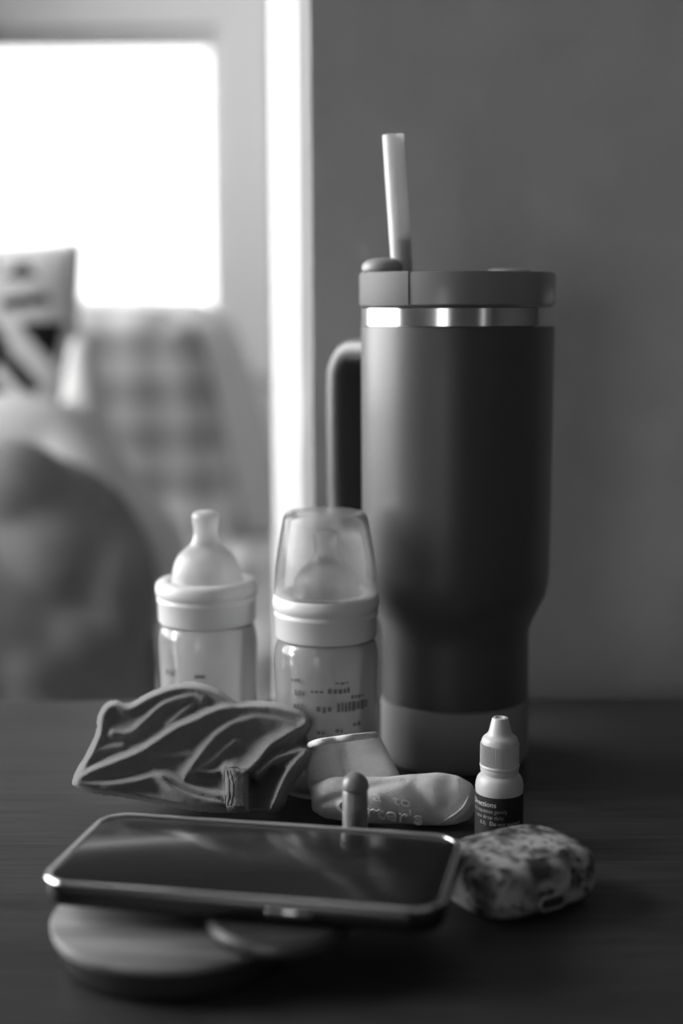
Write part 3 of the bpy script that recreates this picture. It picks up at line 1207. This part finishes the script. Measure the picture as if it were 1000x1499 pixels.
back_slab('back_shell', 1.0, .895, .20, .36, M['shell'], .03)
back_slab('back_cushion', .88, .885, .12, .24, M['plaid'], .03)
bm = bmesh.new(); box(bm, -.32, .30, -.38, .2, .26, .44, .04, 4)
obj('seat_cushion', bm, M['plaid'], ac, sharp=60)
for sx in (-1, 1):
    bm = bmesh.new(); box(bm, sx * .365 - .055, sx * .365 + .055, -.36, .22, .14, .60, .045, 4)
    obj('armrest', bm, M['shell'] if sx < 0 else M['plaid'], ac, sharp=60)
bm = bmesh.new(); box(bm, -.36, .36, -.36, .34, .12, .28, .02, 2)
obj('seat_base', bm, M['shell'], ac, sharp=60)
for sx in (-1, 1):
    for y_ in (-.31, .28):
        bm = bmesh.new(); lathe(bm, [(0, 0), (.015, 0), (.022, .125), (0, .125)], 16, sx * .32, y_)
        obj('leg', bm, M['chairleg'], ac, sharp=40)

# printed pillow
PD = 1.62
c0 = at(-75, 545, PD)
pw, phh = .314, .292
plw = thing('printed_pillow', 'pale pillow with black geometric print at left edge', 'pillow', c0 - Vector((0, 0, .143)))
DARK = [[(-12, 445), (25, 500), (5, 540), (-40, 540)], [(40, 405), (62, 402), (48, 388)], [(18, 412), (68, 412), (40, 390)], [(15, 442), (80, 432), (82, 448), (18, 458)],
        [(38, 475), (100, 472), (86, 535)], [(5, 500), (22, 508), (68, 562), (58, 575), (38, 565), (8, 525)], [(-60, 540), (0, 545), (42, 595), (0, 618), (-60, 625)], [(32, 632), (56, 626), (62, 642), (46, 656), (34, 650)],
        [(-40, 420), (0, 385), (12, 395), (-30, 440)], [(-120, 400), (-60, 400), (-90, 470)], [(-140, 500), (-70, 490), (-110, 600)]]


def inside(x, y, poly):
    c = False
    for i in range(len(poly)):
        (x1, y1), (x2, y2) = poly[i - 1], poly[i]
        if (y1 > y) != (y2 > y) and x < (x2 - x1) * (y - y1) / (y2 - y1) + x1:
            c = not c
    return c


NP = 90
me = bpy.data.meshes.new('pillow_cover')
V, F, MI = [], [], []
spx = FPX / PD * .985
for side in (0, 1):
    for j in range(NP + 1):
        for i in range(NP + 1):
            u, v = 2 * i / NP - 1, 2 * j / NP - 1
            th_ = .045 * ((1 - u ** 4) * (1 - v ** 4)) ** .5
            pinch = 1 - .05 * (u * u) * (1 - v * v) - .05 * (v * v) * (1 - u * u)
            V.append((pw / 2 * u * pinch, th_ * (1 if side else -1), .143 + phh / 2 * v * pinch))
st = (NP + 1) ** 2
for side in (0, 1):
    for j in range(NP):
        for i in range(NP):
            a = side * st + j * (NP + 1) + i
            q = (a, a + 1, a + NP + 2, a + NP + 1)
            F.append(q if side == 0 else q[::-1])
            cx_, cz_ = (V[q[0]][0] + V[q[2]][0]) / 2, (V[q[0]][2] + V[q[2]][2]) / 2 - .143
            X, Y = -75 + cx_ * spx, 545 - cz_ * spx
            MI.append(1 if side == 0 and any(inside(X, Y, p) for p in DARK) else 0)
me.from_pydata(V, [], F)
me.materials.append(M['pillow']); me.materials.append(M['pillowdark'])
me.polygons.foreach_set('material_index', MI)
me.update()
link('pillow_cover', me, None, plw)

# grey blanket heap on the seat, in front
GX, GY = -.36, 1.34
gb = thing('blanket_heap', 'soft grey blanket heaped in front of the plaid armchair', 'blanket', (GX, GY, .4405))
bm = bmesh.new()


def gl_(px, py, D):
    return at(px - 32, py + 24, D) - Vector((GX, GY, .4405))


ellipsoid(bm, gl_(30, 860, 1.345), .155, .09, .15, p=2.3)
ellipsoid(bm, gl_(110, 960, 1.34), .105, .08, .16, p=2.2)
ellipsoid(bm, gl_(-60, 1000, 1.34), .15, .09, .16, p=2.2)
for a, b, c, r_ in (((20, 720), (120, 780), (190, 850), .05), ((60, 860), (150, 900), (210, 960), .035), ((20, 930), (90, 950), (190, 1040), .04), ((130, 760), (200, 820), (215, 920), .04), ((-20, 700), (60, 690), (130, 740), .045), ((10, 1000), (100, 1030), (180, 1060), .04)):
    tube(bm, [gl_(*a, 1.30), gl_(*b, 1.29), gl_(*c, 1.30)], [r_ * .6, r_, r_ * .6], 16, 6)
remeshed('wool_folds', bm, .008, 4, M['blanket'], gb, floor=.0)

# pale throw running down from the pillow
TX2, TY2 = -.30, 1.5
tw = thing('pale_throw', 'pale throw folded down along the armchair beside grey blanket', 'throw', (TX2, TY2, .46))
bm = bmesh.new()


def tl_(px, py, D):
    return at(px, py, D) - Vector((TX2, TY2, .46))


tube(bm, [tl_(120, 500, 1.57), tl_(120, 565, 1.55), tl_(125, 640, 1.51), tl_(160, 720, 1.49), tl_(215, 785, 1.48), tl_(244, 845, 1.48), tl_(250, 895, 1.48)], [.014, .02, .028, .034, .034, .03, .026], 18, 6)
tube(bm, [tl_(40, 610, 1.50), tl_(80, 655, 1.49), tl_(130, 710, 1.475), tl_(190, 790, 1.465)], [.03, .04, .04, .03], 18, 6)
ellipsoid(bm, tl_(20, 645, 1.485), .09, .035, .05)
remeshed('wool_fold', bm, .006, 4, M['throw'], tw, floor=.0)
